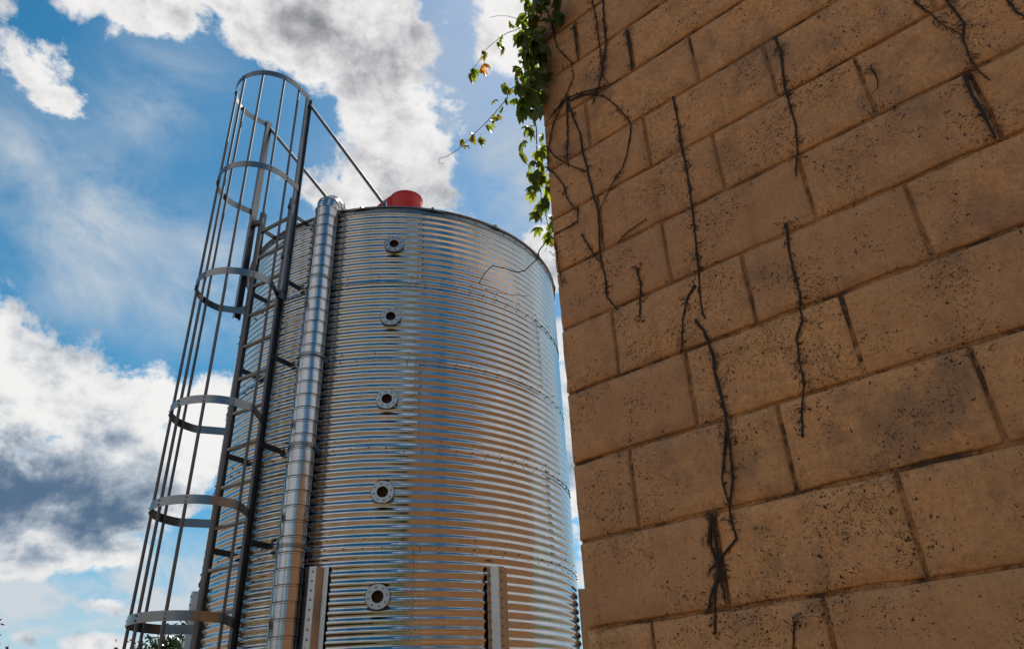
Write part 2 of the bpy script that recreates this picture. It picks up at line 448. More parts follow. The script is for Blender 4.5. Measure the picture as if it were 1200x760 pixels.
# bolts along the seams
bm = bmesh.new()
def bolt(bm, p, nrm, r=.0072, h=.006, sides=6):
    t1 = nrm.orthogonal().normalized(); t2 = nrm.cross(t1)
    a = [bm.verts.new(p+(t1*math.cos(2*PI*k/sides)+t2*math.sin(2*PI*k/sides))*r-nrm*.004) for k in range(sides)]
    b = [bm.verts.new(p+(t1*math.cos(2*PI*k/sides)+t2*math.sin(2*PI*k/sides))*r*.85+nrm*h) for k in range(sides)]
    for k in range(sides): bm.faces.new((a[k], a[(k+1) % sides], b[(k+1) % sides], b[k]))
    bm.faces.new(b)
for k in range(1, NR):
    for i in range(76):
        ph = i*360/76+1.2; bolt(bm, sp(ph, Z0-RING*k-.012+rng.uniform(-.002, .002), .0075), rad(ph))
        if i % 2 == 0: bolt(bm, sp(ph+.3, Z0-RING*k+.055, .006), rad(ph))
for k in range(NR):
    for q in range(4):
        for j in range(WAVES):
            for dd in (-.55, .75):
                ph = (4.2 if k % 2 == 0 else 49.2)+90*q+dd; bolt(bm, sp(ph, Z0-RING*k-PW*(j+.0)-.001, .0095), rad(ph), .0065, .005)
obj('seam_bolt', bm, M_BOLT, silo, False, 'stuff')
# roof: wedge panels with raised ribs, an eave angle, a collar
PEAK = ZE+(SR+.02)*math.tan(R_(30)); CR = .22
bm = bmesh.new(); hw = PI/16
r0, r1 = CR, SR+.035; zz = lambda r: (SR+.02-r)*math.tan(R_(30))
pr = []
for r in (r0, r1):
    z = zz(r); w = .012; a = hw-.0005
    row = [(-a, 0), (-a, .018), (-a+.012/r, .018), (-a+.022/r, 0), (a-.006/r, 0), (a, 0)]
    pr.append([bm.verts.new((r*math.cos(t_), r*math.sin(t_), z+h_)) for t_, h_ in row])
for k in range(5): bm.faces.new((pr[0][k], pr[1][k], pr[1][k+1], pr[0][k+1]))
bm.faces.new([v for v in pr[1]][:4])
low = [bm.verts.new(v.co-Vector((0, 0, .014))) for v in (pr[1][0], pr[1][3], pr[1][5])]
bm.faces.new((pr[1][0], low[0], low[1], pr[1][3])); bm.faces.new((pr[1][3], low[1], low[2], pr[1][5]))
ROOF = mesh('roof_panel', bm, M_STEEL, False)
for k in range(16): put('roof_panel', ROOF, silo, Matrix.Translation((0, 0, ZE-.004)) @ Matrix.Rotation(2*PI*k/16+.1, 4, 'Z'))
bm = bmesh.new(); lathe(bm, [(SR-.012, -.075), (SR+.012, -.072), (SR+.012, -.022), (SR+.026, -.018), (SR+.026, -.006), (SR-.012, -.006)], 96, Matrix.Translation((SX, SY, ZE)), True)
obj('eave_ring', bm, M_STEEL, silo)
bm = bmesh.new()
for i in range(64): bolt(bm, sp(i*360/64, ZE-.047, .014), rad(i*360/64), .008, .006)
obj('eave_bolt', bm, M_BOLT, silo, False, 'stuff')
# red cap over the roof hatch
capc = AX+RT*(-.03)+UP*0
cap = None
bm = bmesh.new(); zt = 5.70+EYE; zb = PEAK-.12
lathe(bm, [(.19, zb), (.19, zb+.02), (.195, zb+.02), (.195, zt-.035), (.200, zt-.033), (.200, zt-.012), (.185, zt), (.1, zt+.012), (0, zt+.016)], 40, Matrix.Translation(capc))
cap = obj('roof_cap', bm, M_RED, silo, True, angle=35)
bm = bmesh.new()
xs = -RT
def wedge(pts, half):
    f = [bm.verts.new(capc+xs*a+UP*b+TC*half) for a, b in pts]; g = [bm.verts.new(capc+xs*a+UP*b-TC*half) for a, b in pts]
    bm.faces.new(f); bm.faces.new(g[::-1])
    for i in range(len(pts)): bm.faces.new((f[i], g[i], g[(i+1) % len(pts)], f[(i+1) % len(pts)]))
wedge([(.14, zt-.02), (.20, zt-.03), (.31, zt-.15), (.35, zt-.20), (.35, zt-.30), (.14, zt-.30)], .085)
obj('spout', bm, M_RED, cap, False)
bm = bmesh.new()
for z_ in (zt-.20, zt-.27): bolt(bm, capc+TC*.196+RT*.05+UP*z_, TC)
lathe(bm, [(.197, zt-.30), (.202, zt-.30), (.202, zt-.285), (.197, zt-.285)], 40, Matrix.Translation(capc), True)
obj('clamp_band', bm, M_RED, cap)
# hopper cone below the wall
ZB = Z0-RING*NR
bm = bmesh.new(); lathe(bm, [(SR-.01, ZB+.02), (SR-.01, ZB-.02), (.22, ZB-1.02), (.2, ZB-1.10), (.2, ZB-1.16)], 64, Matrix.Translation((SX, SY, 0)))
obj('hopper_cone', bm, M_SHEET, silo, True, angle=60)
# portholes
def porthole(z):
    ph = -3.9; o = sp(ph, z, 0); nx = rad(ph); tx = tan(ph); F_ = frame(o, tx, UP, nx)
    bm = bmesh.new()
    lathe(bm, [(.052, -.02), (.052, .038), (.082, .038), (.0835, .040), (.0835, .050), (.082, .052), (.042, .052), (.040, .050), (.040, -.02)], 40, F_)
    fl = obj('porthole', bm, M_LEG, silo, True, angle=30)
    bm = bmesh.new()
    for k in range(8):
        a = 2*PI*k/8+.2; bolt(bm, o+nx*.053+(tx*math.cos(a)+UP*math.sin(a))*.063, nx, .0075, .006)
    obj('flange_bolt', bm, M_BOLT, fl, False, 'stuff')
    bm = bmesh.new(); lathe(bm, [(.0395, .045), (.0395, .011), (0, .011)], 32, F_); obj('tube_lining', bm, M_HOLE, fl, True)
    bm = bmesh.new(); lathe(bm, [(.0845, .0395), (.0875, .0395), (.0875, .046), (.0845, .046)], 40, F_, True); obj('gasket', bm, M_DARK, fl)
for z in (5.759, 4.648, 3.528, 2.417, 1.326): porthole(z*.66479+EYE)
# legs: hat section columns against the lower rings
LEGTOP = 1.098+EYE
def leg(phi):
    o = sp(phi, 0, .020); nx = rad(phi); tx = tan(phi)
    prof = [(-.088, 0), (-.062, 0), (-.030, .062), (.020, .062), (.050, 0), (.084, 0)]
    th = .005
    outer = [(a, b+th) for a, b in prof]; 
    loop = prof + outer[::-1]
    bm = bmesh.new(); sweep(bm, [(o+UP*(.03), tx, nx), (o+UP*LEGTOP, tx, nx)], loop)
    l = obj('leg', bm, M_LEG, silo, False)
    bm = bmesh.new(); z = LEGTOP-.035
    while z > 1.2:
        bolt(bm, o+tx*(-.006)+nx*(.062+th)+UP*z, nx, .0085, .006)
        bolt(bm, o+tx*(-.076)+nx*th+UP*(z-.02), nx, .007, .006)
        z -= PW
    obj('leg_bolt', bm, M_BOLT, l, False, 'stuff')
    bm = bmesh.new(); bp = [(-.14, -.06), (.14, -.06), (.14, .16), (-.14, .16)]
    sweep(bm, [(o, tx, nx), (o+UP*.03, tx, nx)], bp); obj('base_plate', bm, M_STEEL, l, False)
for k in range(8): leg(-18.9+45.2*k if k < 4 else -18.9-45*(8-k))
# fill pipe: short ribbed lengths, an elbow over the eave
PPH, PST, PRR = -24.35, .118, .098
po = AX+rad(PPH)*(SR+PST)
pipe_root = None
def pipe_len():
    bm = bmesh.new(); L = .108
    lathe(bm, [(PRR-.012, -.003), (PRR-.010, .007), (PRR, .009), (PRR, L-.011), (PRR+.005, L-.009), (PRR+.005, L-.002), (PRR-.012, L-.001)], 36)
    return mesh('pipe_section', bm, M_PIPE, True, 25)
PSEC = pipe_len()
bm = bmesh.new(); ELZ = 4.205+EYE; BR = .122
path = []
for k in range(7):
    a = PI*k/6; cpt = po-rad(PPH)*BR+UP*ELZ
    path.append((cpt+rad(PPH)*BR*math.cos(a)+UP*BR*math.sin(a), rad(PPH)*math.cos(a)+UP*math.sin(a), tan(PPH)))
path.append((path[-1][0]-UP*.35, path[-1][1], path[-1][2]))
circ = [(PRR*1.02*math.cos(2*PI*k/28), PRR*1.02*math.sin(2*PI*k/28)) for k in range(28)]
sweep(bm, path, circ)
fill = obj('fill_pipe', bm, M_PIPE, silo, True, angle=24)
bm = bmesh.new()
for k in (1, 2, 3, 4, 5):
    p_, x_, y_ = path[k]
    t_ = x_.cross(y_); ring = []
    for j in range(28):
        c_, s_ = math.cos(2*PI*j/28), math.sin(2*PI*j/28); e = x_*c_+y_*s_
        ring.append([bm.verts.new(p_+e*(PRR*1.02+dr)+t_*dz) for dr, dz in ((-.001, -.005), (.005, -.002), (.005, .002), (-.001, .005))])
    for j in range(28):
        for q in range(3): bm.faces.new((ring[j][q], ring[(j+1) % 28][q], ring[(j+1) % 28][q+1], ring[j][q+1]))
obj('elbow_bead', bm, M_PIPE, fill)
z = ELZ-.108; tilt = Matrix.Rotation(R_(2.6), 4, TC)
while z > .35:
    put('pipe_section', PSEC, fill, Matrix.Translation(Vector((po.x-SX, po.y-SY, z))) @ tilt); z -= .108
for zc in (3.46, 2.72, 1.97, 1.23, .49):
    bm = bmesh.new(); zc += EYE
    lathe(bm, [(PRR+.004, zc-.014), (PRR+.006, zc-.014), (PRR+.006, zc+.014), (PRR+.004, zc+.014)], 28, Matrix.Translation((po.x, po.y, 0)), True)
    for s_ in (-1, 1):
        b0 = po+tan(PPH)*s_*(PRR-.02)-rad(PPH)*.03+UP*zc; sweep(bm, [(b0, tan(PPH), UP), (b0-rad(PPH)*(PST-.034), tan(PPH), UP)], rect(.005, .03))
    obj('pipe_clamp', bm, M_STEEL, fill, False)

# ------------------------------------------------------------------ caged ladder
LPH = -41.3; LO, LT = rad(LPH), tan(LPH); LB = AX+LO*SR
def lp(t, o, z): return LB+LT*t+LO*o+UP*(z+EYE)
lad = thing('caged_ladder', 'tall steel ladder inside a round safety cage on the left side of the silo', 'ladder', tuple(lp(0, .19, -EYE)))
def channel(name, t, o, za, zb, w, d, m, flip=1, parent=lad):
    """U-channel upright; open side faces away from the ladder's middle"""
    th = .006; f = flip
    prof = [(0, -d/2), (w*f, -d/2), (w*f, -d/2+th), (th*f, -d/2+th), (th*f, d/2-th), (w*f, d/2-th), (w*f, d/2), (0, d/2)]
    bm = bmesh.new(); sweep(bm, [(lp(t, o, za), LT, LO), (lp(t, o, zb), LT, LO)], prof if f > 0 else prof[::-1])
    return obj(name, bm, m, parent, False)
HZ = [5.58, 4.445, 3.33, 2.22, 1.49, .757]
for s in (1, -1):
    channel('ladder_rail', s*.185, .185, -1.25, 4.40 if s > 0 else 4.42, .030, .055, M_DARK, s)
    r = channel('extension_rail', s*.275+.012, .235, 3.27, 5.60, .030, .062, M_STEEL, s)
    for z in (3.36, 3.75, 4.30):               # splice plates between the two uprights
        bm = bmesh.new(); sweep(bm, [(lp(s*.188, .205, z), LO, UP), (lp(s*.285+.012, .225, z), LO, UP)], rect(.04, .045)); obj('splice_plate', bm, M_DARK, r, False)
z = 4.2; RUNG = None
while z > -1.2:
    bm = bmesh.new(); sweep(bm, [(lp(-.186, .185, z), LO, UP), (lp(.186, .185, z), LO, UP)], [(-.016, -.004), (-.011, -.014), (.011, -.014), (.016, -.004), (.016, .010), (-.016, .010)]); obj('rung', bm, M_STEEL, lad, False); z -= .305
CO, CRD = .445, .335
def hoop(z, te, oe, h=.062):
    pts = [(te, oe)]
    n_ = 40
    a0, a1 = R_(-10), R_(190)
    for k in range(n_+1):
        a = a0+(a1-a0)*k/n_; pts.append((CRD*math.cos(a), CO+CRD*math.sin(a)))
    pts.append((-te+.02, oe))
    P = [lp(t, o, z) for t, o in pts]; path = []
    for i, p in enumerate(P):
        d = (P[min(i+1, len(P)-1)]-P[max(0, i-1)]).normalized(); path.append((p, d.cross(UP).normalized(), UP))
    bm = bmesh.new(); sweep(bm, path, rect(.005, h)); return obj('cage_hoop', bm, M_STEEL, lad, True, angle=30)
for i, z in enumerate(HZ):
    if i < 2: hoop(z, .315, .235)
    else: hoop(z, .20, .19)
hoop(-.02, .20, .19)
BA = [90, 54, 19, -12, 130, 166, 193]
for a in BA:
    a = R_(a); t, o = (CRD-.006)*math.cos(a), CO+(CRD-.006)*math.sin(a)
    dv = (LT*math.cos(a)+LO*math.sin(a)).normalized(); sv = UP.cross(dv)
    bm = bmesh.new(); tube(bm, [lp(t, o, -.06)-dv*.006, lp(t, o, 5.60)-dv*.006], .0115, 8); b_ = obj('cage_bar', bm, M_BAR, lad, True, angle=60)
    bm = bmesh.new()
    for z in HZ:
        for dz in (-.014, .014):
            bolt(bm, lp(t, o, z+dz)+dv*.009, dv, .008, .007); bolt(bm, lp(t, o, z+dz)-dv*.004, -dv, .008, .012)
    obj('strap_bolt', bm, M_BOLT, b_, False, 'stuff')
for z in (4.235, 3.53, 2.78, 2.03, 1.30, .56, -.18):
    for s in (1, -1):
        e = lp(s*.20, .205, z); q = sp(LPH+s*6.9, z+EYE, .0)
        bm = bmesh.new(); sweep(bm, [(e, LT, UP), (q, LT, UP)], rect(.006, .045))
        sweep(bm, [(q+LT*s*.0+UP*0, LO, UP), (q+LT*s*.05, LO, UP)], rect(.006, .045))
        br = obj('standoff_bracket', bm, M_DARK, lad, False)
# two sloping handrails from the cage top down to the roof edge
ends = {1: sp(-7.6, ZE+.012, .015), -1: sp(-23.0, ZE+.012, .015)}
for s in (1, -1):
    bm = bmesh.new(); a = lp(s*.283+.012, .215, 5.53); tube(bm, [a, ends[s]], .0155, 10); h_ = obj('handrail', bm, M_BAR, lad, True)
    bm = bmesh.new(); d = rad(-7.6 if s > 0 else -23.0); e = ends[s]; sweep(bm, [(e-d*.02-UP*.03, tan(-7.6), d), (e-d*.02+UP*.05, tan(-7.6), d)], rect(.03, .05)); obj('foot_clip', bm, M_STEEL, h_, False)

# ------------------------------------------------------------------ block building
WAZ = R_(-50.6334)
WW = Vector((math.sin(WAZ), math.cos(WAZ), 0)); WN = Vector((math.cos(WAZ), -math.sin(WAZ), 0))   # along the wall to its far corner; into the building
WD = .2032/.1319; CORNER = 1.082
def wl(w, z, out=0.0): return WN*(WD-out)+WW*w+UP*(z+EYE)
bld = thing('block_building', 'brown painted concrete block building in shade filling the right half of the view', 'building', tuple(wl(CORNER, -EYE)))
BL, BH, BD = .3895, .2040, .19
JT = .0085
def block_mesh(w, seed):
    r = random.Random(seed); bm = bmesh.new()
    x0, x1, z0, z1 = JT/2, w-JT/2, JT/2, BH-JT/2
    nx = 11 if w > .25 else 6; nz = 6; c = .005
    xs = [x0, x0+c]+[x0+c+(x1-x0-2*c)*k/nx for k in range(1, nx)]+[x1-c, x1]
    zs = [z0, z0+c]+[z0+c+(z1-z0-2*c)*k/nz for k in range(1, nz)]+[z1-c, z1]
    g = []
    for j, z in enumerate(zs):
        g.append([])
        for i, x in enumerate(xs):
            edge = i in (0, len(xs)-1) or j in (0, len(zs)-1)
            y = .0042 if edge else r.uniform(-.0007, .0007)
            ex = r.choice((0, 0, 1, 1, 1.6))*r.uniform(-.0016, .0016) if edge else 0
            g[-1].append(bm.verts.new((x+(ex if i in (0, len(xs)-1) else 0), y, z+(ex if j in (0, len(zs)-1) else 0))))
    for A, B in zip(g, g[1:]):
        for i in range(len(xs)-1): bm.faces.new((A[i], A[i+1], B[i+1], B[i]))
    # sides running back into the wall
    loop = g[0]+[rw[-1] for rw in g[1:-1]]+g[-1][::-1]+[rw[0] for rw in g[-2:0:-1]]
    back = [bm.verts.new((v.co.x, .05, v.co.z)) for v in loop]
    for i in range(len(loop)):
        k = (i+1) % len(loop); bm.faces.new((loop[k], loop[i], back[i], back[k]))
    return mesh('concrete_block', bm, M_BLOCK, True, 60)
FULL = [block_mesh(BL, s) for s in range(5)]
# frame of the front face: x runs from the far corner back towards the viewer, y into the building
FX, FY = -WW, WN
front0 = wl(CORNER, 0)
RAISE = .2205-.2040*9+EYE                    # height of the lowest bed joint above ground
ZBED = [.2205+.2036*k for k in range(-9, 14)]
def place_block(me, x, z, parent, out=0.0):
    o = put('concrete_block', me, parent)
    p = wl(CORNER, z)+FX*x+FY*(-out)
    ang = math.atan2(FX.y, FX.x)+R_(rng.uniform(-.25, .25))
    o.matrix_local = Matrix.Translation(p-parent.location) @ Matrix.Rotation(ang, 4, 'Z') @ Matrix.Rotation(R_(rng.uniform(-.12, .12)), 4, 'Y') @ Matrix.Scale(1, 4)
    return o
ends_cache = {}
WALL_LEN = 3.1
for k, z in enumerate(ZBED):
    # joints seen in the photograph sit at .9, .51, .12 from the eye on one course and .71, .32 on the next
    first = CORNER-(.9025 if k % 2 == 0 else .7080)
    key = round(first, 3)
    if key not in ends_cache: ends_cache[key] = [block_mesh(first, 50+i+int(first*100)) for i in range(3)]
    place_block(rng.choice(ends_cache[key]), 0, z, bld, rng.uniform(-.0008, .0008))
    x = first
    while x < WALL_LEN:
        place_block(rng.choice(FULL), x, z, bld, rng.uniform(-.0012, .0012)); x += BL
XEND = x
ZTOP = ZBED[-1]+BH
# mortar bed behind the block faces: one slab, a little behind the block edges
def prism(bm, p0, ax, ay, lx, ly, z0, z1):
    q = [p0, p0+ax*lx, p0+ax*lx+ay*ly, p0+ay*ly]
    a = [bm.verts.new(v+UP*z0) for v in q]; b = [bm.verts.new(v+UP*z1) for v in q]
    for i in range(4): bm.faces.new((a[i], a[(i+1) % 4], b[(i+1) % 4], b[i]))
    bm.faces.new(a[::-1]); bm.faces.new(b)
def mortar_face(bm, p0, ax, lx, z0, z1):
    nx, nz = int(lx/.03), int((z1-z0)/.03); g = []
    for j in range(nz+1):
        g.append([bm.verts.new(p0+ax*(lx*i/nx)+UP*(z0+(z1-z0)*j/nz)+FY*((.0034)*mnoise.noise(Vector((lx*i/nx*14, j*.42, 3.3))))) for i in range(nx+1)])
    for A, B in zip(g, g[1:]):
        for i in range(nx): bm.faces.new((A[i], A[i+1], B[i+1], B[i]))
bm = bmesh.new(); c0 = wl(CORNER, -EYE)
mortar_face(bm, c0+FX*.007+FY*.0058, FX, XEND-.02, 0, ZTOP+EYE)
obj('mortar', bm, M_MORTAR, bld)
DEPTH = 6.0
bm = bmesh.new(); prism(bm, c0+FX*.012+FY*.052, FX, FY, XEND-.03, DEPTH-.1, .0, ZTOP+EYE-.01); obj('wall_core', bm, M_MORTAR, bld, False)
# return wall: the courses of the side that faces the silo
bm = bmesh.new()
for k, z in enumerate(ZBED):
    x = .0 if k % 2 == 0 else 0
    y = .0525; first = .39-.0525 if k % 2 == 0 else .195-.0525+.39
    wds = [first]; 
    while sum(wds)+y < DEPTH: wds.append(BL)
    for wd in wds:
        prism(bm, c0+FX*0+FY*(y+JT/2), FX, FY, .02, wd-JT, z+EYE+JT/2, z+EYE+BH-JT/2); y += wd
obj('side_course', bm, M_BLOCK, bld, False, 'stuff')
bm = bmesh.new(); prism(bm, c0-FX*.03-FY*.03, FX, FY, XEND+.06, DEPTH+.06, ZTOP+EYE+.002, ZTOP+EYE+.09); obj('coping', bm, M_BLOCK, bld, False)

# ------------------------------------------------------------------ dead vines on the wall
VD = {
'v800':[(0.5979,1.643),(0.5987,1.5476),(0.604,1.4543),(0.6029,1.3766),(0.6039,1.3336),(0.6088,1.2488),(0.6151,1.1766),(0.6227,1.0909),(0.6279,1.03),(0.6374,0.96),(0.6391,0.9126),(0.6356,0.8937)],
'v800b':[(0.6604,0.9014),(0.6439,0.8627),(0.6367,0.8072),(0.6347,0.7807),(0.633,0.7987),(0.6383,0.7406),(0.6331,0.6633),(0.6326,0.6231),(0.6372,0.559),(0.6432,0.4922),(0.6578,0.4489),(0.6661,0.4201),(0.6634,0.3564),(0.7041,0.3255),(0.7385,0.3022)],
'v800c':[(0.638,0.5965),(0.6579,0.5298),(0.6704,0.4929),(0.6668,0.4451),(0.6661,0.4201)],
'root':[(0.7107,0.4161),(0.7267,0.3631),(0.7188,0.3189),(0.7138,0.293),(0.7148,0.2684),(0.7138,0.2388)],
'root2':[(0.7098,0.4121),(0.7137,0.3181),(0.7192,0.2903),(0.7462,0.2476),(0.76,0.2173)],
'root3':[(0.7161,0.2916),(0.7332,0.2595),(0.7404,0.22),(0.7481,0.176)],
'br':[(0.6451,0.9971),(0.6732,0.9678),(0.6953,0.9106),(0.7002,0.8899),(0.7155,0.8244)],
'v930':[(0.2803,1.6399),(0.2786,1.576),(0.2965,1.4605),(0.2974,1.3953),(0.2982,1.3256),(0.3128,1.2425),(0.3298,1.1943),(0.332,1.1763)],
'v930b':[(0.3855,1.061),(0.3966,0.9869),(0.3995,0.9174),(0.3985,0.8674),(0.4081,0.8278),(0.41,0.7974),(0.4327,0.7594),(0.4394,0.6992),(0.4408,0.6505),(0.4552,0.6123),(0.4741,0.5348)],
'v708':[(0.7693,2.3064),(0.7844,2.1454),(0.7894,2.0336),(0.8066,1.9699),(0.8223,1.9163),(0.8414,1.8678),(0.876,1.8094)],
'v694':[(0.8163,2.3506),(0.8189,2.2957),(0.8126,2.1926),(0.8146,2.0873),(0.8166,1.9989),(0.8197,1.9041),(0.8003,1.8433)],
'hubup':[(1.0254,2.4598),(0.9967,2.3112),(0.9879,2.1866),(0.9625,2.1253),(0.9376,2.0699),(0.931,1.9895),(0.9531,1.9537),(0.9732,1.9113)],
'arc':[(0.9732,1.9113),(0.9525,1.8873),(0.917,1.8818),(0.8748,1.8609),(0.8261,1.8153),(0.7909,1.7485),(0.7587,1.6761),(0.7483,1.6326),(0.7595,1.5831),(0.7803,1.5235),(0.7967,1.4926),(0.849,1.4448),(0.8981,1.3784)],
'arc2':[(0.9733,1.9106),(0.9544,1.905),(0.9022,1.8871),(0.8552,1.8684),(0.8003,1.8433),(0.7571,1.8423)],
'main':[(0.9732,1.9113),(0.9673,1.8857),(0.9484,1.7886),(0.9316,1.7156),(0.932,1.6375),(0.9214,1.5729),(0.9215,1.5341),(0.9104,1.445),(0.9011,1.38),(0.9061,1.3133),(0.9141,1.2111),(0.9059,1.1524),(0.9085,1.0782),(0.8811,1.0244)],
'down':[(0.973,1.9021),(0.9718,1.8768),(0.979,1.7681),(0.9935,1.658),(0.9911,1.6123)],
'lft':[(0.9795,1.911),(0.9879,1.9006),(1.04,1.8196),(1.0682,1.7244),(1.0732,1.6478)],
'lft2':[(0.9795,1.911),(1.0191,1.8859),(1.0668,1.858)],
'cross':[(1.0717,1.7538),(1.0438,1.6936),(1.0087,1.6471),(0.9687,1.5949),(0.9289,1.5562)],
'corner':[(1.0825,1.6685),(1.0487,1.6191),(1.0178,1.5524),(1.0099,1.4928),(0.9919,1.4503),(0.9735,1.4231),(0.9776,1.3853),(1.0111,1.3799),(1.0614,1.3816),(1.0857,1.3787)],
'v5':[(0.9676,1.3277),(0.945,1.2592),(0.9192,1.2066)],
'v6':[(0.8028,1.1274),(0.7972,1.0655),(0.8056,1.0279),(0.8153,0.9726)],
'v7':[(0.8523,1.2374),(0.8024,1.259),(0.7522,1.2687)],
'v8':[(1.0729,1.349),(1.066,1.2773),(1.0578,1.1828)],
'v9':[(-0.0962,1.4805),(-0.0931,1.4586),(-0.0998,1.4041),(-0.1028,1.3632),(-0.0885,1.3236),(-0.084,1.2604),(-0.0861,1.23),(-0.0975,1.1857)],
'v9b':[(-0.038,1.5009),(-0.0596,1.4216),(-0.0719,1.3782),(-0.0893,1.3372)],
'v10':[(-0.1905,1.4103),(-0.1903,1.3693),(-0.1937,1.3206),(-0.2018,1.2967)],
'v12':[(0.099,1.3743),(0.0951,1.3524),(0.0949,1.3318),(0.1009,1.3103)],
'v11':[(-0.0625,1.2271),(-0.0573,1.1689),(-0.0609,1.1129),(-0.0608,1.042)],
'v13':[(0.5766,0.1803),(0.5842,0.153),(0.5967,0.1081)],
'j1':[(0.9061,2.2282),(0.9061,2.1194),(0.9062,2.0493)],
'j2':[(0.7079,2.0273),(0.7077,1.9357),(0.7138,1.8483)],
}
TD = {
'loop':[(0.1415,1.93,1.4157),(0.1259,1.93,1.4029),(0.0996,1.93,1.3671),(0.0892,1.93,1.3309),(0.0477,1.93,1.2906),(0.0241,1.93,1.2855),(-0.0145,1.93,1.304),(-0.0536,1.93,1.3161),(-0.0816,1.93,1.285),(-0.0966,1.93,1.2537),(-0.0802,1.93,1.2285),(-0.018,1.93,1.208),(0.0546,1.93,1.1945)],
't0':[(0.1667,1.93,2.481),(0.1271,1.93,2.5044),(0.0901,1.93,2.5175),(0.0413,1.93,2.521),(-0.0028,1.93,2.5035),(-0.0306,1.93,2.485)],
't1':[(0.1685,1.93,2.5118),(0.101,1.93,2.4601),(0.0249,1.93,2.3655),(-0.0135,1.93,2.3193),(-0.0509,1.93,2.2787),(-0.0898,1.93,2.2154),(-0.1228,1.93,2.1714)],
't2':[(0.1166,1.93,2.1872),(0.0564,1.93,2.1409),(0.029,1.93,2.0976),(0.0225,1.93,2.0361),(-0.0043,1.93,1.9773),(-0.04,1.93,1.9245),(-0.071,1.93,1.8911),(-0.1235,1.93,1.8489),(-0.1662,1.93,1.8177),(-0.2003,1.93,1.7998),(-0.2294,1.93,1.7977),(-0.2323,1.93,1.782),(-0.2143,1.93,1.7848)],
'chain':[(0.1844,1.93,2.6594),(0.1577,1.93,2.5022),(0.1329,1.93,2.3042),(0.1066,1.93,2.1193),(0.112,1.93,1.9868),(0.1195,1.93,1.9016),(0.1196,1.93,1.7994),(0.1197,1.93,1.7011),(0.1198,1.93,1.6064),(0.1221,1.93,1.5512),(0.1294,1.93,1.4862),(0.1346,1.93,1.4368),(0.1406,1.93,1.402)],
}
LD = [(0.0658,1.93,2.4627),(0.0632,1.93,2.4024),(0.0011,1.93,2.3622),(0.0013,1.93,2.3183),(-0.0621,1.93,2.2938),(-0.0518,1.93,2.2408),(-0.0996,1.93,2.2114),(0.0379,1.93,2.0438),(-0.0152,1.93,2.0081),(-0.0106,1.93,1.9564),(-0.0497,1.93,1.9336),(-0.0774,1.93,1.8771),(-0.1142,1.93,1.863),(-0.1334,1.93,1.8358),(0.0824,1.93,1.8957),(0.1217,1.93,1.8601),(0.085,1.93,1.8056),(0.1104,1.93,1.796),(0.1102,1.93,1.7406),(0.1014,1.93,1.6907),(0.1024,1.93,1.6677),(0.141,1.93,1.6653),(0.0973,1.93,1.619),(0.114,1.93,1.6068),(0.1096,1.93,1.5519),(0.125,1.93,1.551),(0.0966,1.93,1.5059),(0.1315,1.93,1.4755),(0.1213,1.93,1.448),(0.1371,1.93,1.392)]

vr = random.Random(21)
def wobble(pts, step, amp):
    """subdivide a polyline and shake it sideways"""
    out = []
    for a, b in zip(pts, pts[1:]):
        L = (b-a).length; k = max(1, int(L/step))
        for i in range(k):
            p = a.lerp(b, i/k)
            if out and i: p = p+Vector((vr.uniform(-1, 1), vr.uniform(-1, 1), vr.uniform(-1, 1)))*amp
            out.append(p)
    out.append(pts[-1]); return out
def wall_pts(key, lift=.004): return [wl(w, z, lift) for w, z in VD[key]]
def dead_vine(label, keys, r=.0034, hair=1.0, group='dead creeper stems on the block wall'):
    root = None; bmh = bmesh.new()
    base = wall_pts(keys[0])[-1]
    t = thing('dead_vine', label, 'vine', tuple(base), group)
    for i, k in enumerate(keys):
        P = wobble(wall_pts(k), .012, .0012); N = len(P)
        rr = [r*(1.0-.45*j/max(1, N-1))*vr.uniform(.75, 1.3)*(1 if i == 0 else .8) for j in range(N)]
        bm = bmesh.new(); tube(bm, P, rr, 6)
        obj('stem' if i == 0 else 'branch', bm, M_STEM, t)
        # clinging rootlets
        for p in P:
            if vr.random() < .55*hair:
                for _ in range(vr.choice((1, 1, 2, 3))):
                    a = vr.uniform(0, 2*PI); L = vr.choice((.005, .008, .011, .016)); d = WW*math.cos(a)+UP*math.sin(a)
                    q = p+d*L+WN*.003; m_ = p.lerp(q, .55)+WW*vr.uniform(-.002, .002)+UP*vr.uniform(-.002, .002)
                    tube(bmh, [p, m_, q], [.0011, .0009, .0005], 3, False)
        for p in P[::4]:
            if vr.random() < .6*hair:           # a tuft of suckers
                for _ in range(13):
                    a = vr.uniform(0, 2*PI); L = vr.uniform(.005, .026); s_ = p+WW*vr.gauss(0, .009)+UP*vr.gauss(0, .010)
                    tube(bmh, [s_, s_+(WW*math.cos(a)+UP*math.sin(a))*L*.6], [.0012, .0006], 3, False)
    obj('rootlet', bmh, M_STEM, t, False, 'stuff')
    return t
dead_vine('long thin dead vine hanging straight down the wall above the forked vine', ['v800', 'br'], .0034)
dead_vine('forked dead vine low on the wall ending in a hook beside the frayed root bundle', ['v800b', 'v800c'], .0036)
dead_vine('thick frayed bundle of dead vine roots in a block joint low on the wall', ['root', 'root2', 'root3'], .0042, 1.3)
dead_vine('dead vine stem hanging down the upper wall, just above the zigzag vine', ['v930'], .0034)
dead_vine('zigzag dead vine stem crossing four block courses right of the wall centre', ['v930b'], .0030, 1.3)
dead_vine('dead vine descending from the top edge, the right one of a close pair', ['v708'], .0034)
dead_vine('thinner dead vine descending from the top edge, the left one of a close pair', ['v694'], .0026)
dead_vine('branching dead vine near the wall corner that spreads from a knot into wide arcs', ['main', 'arc', 'arc2', 'hubup', 'down', 'lft', 'lft2', 'cross'], .0036, .7)
dead_vine('bent dead vine stem at the wall corner leading towards the yellow leaf', ['corner'], .0028, .9)
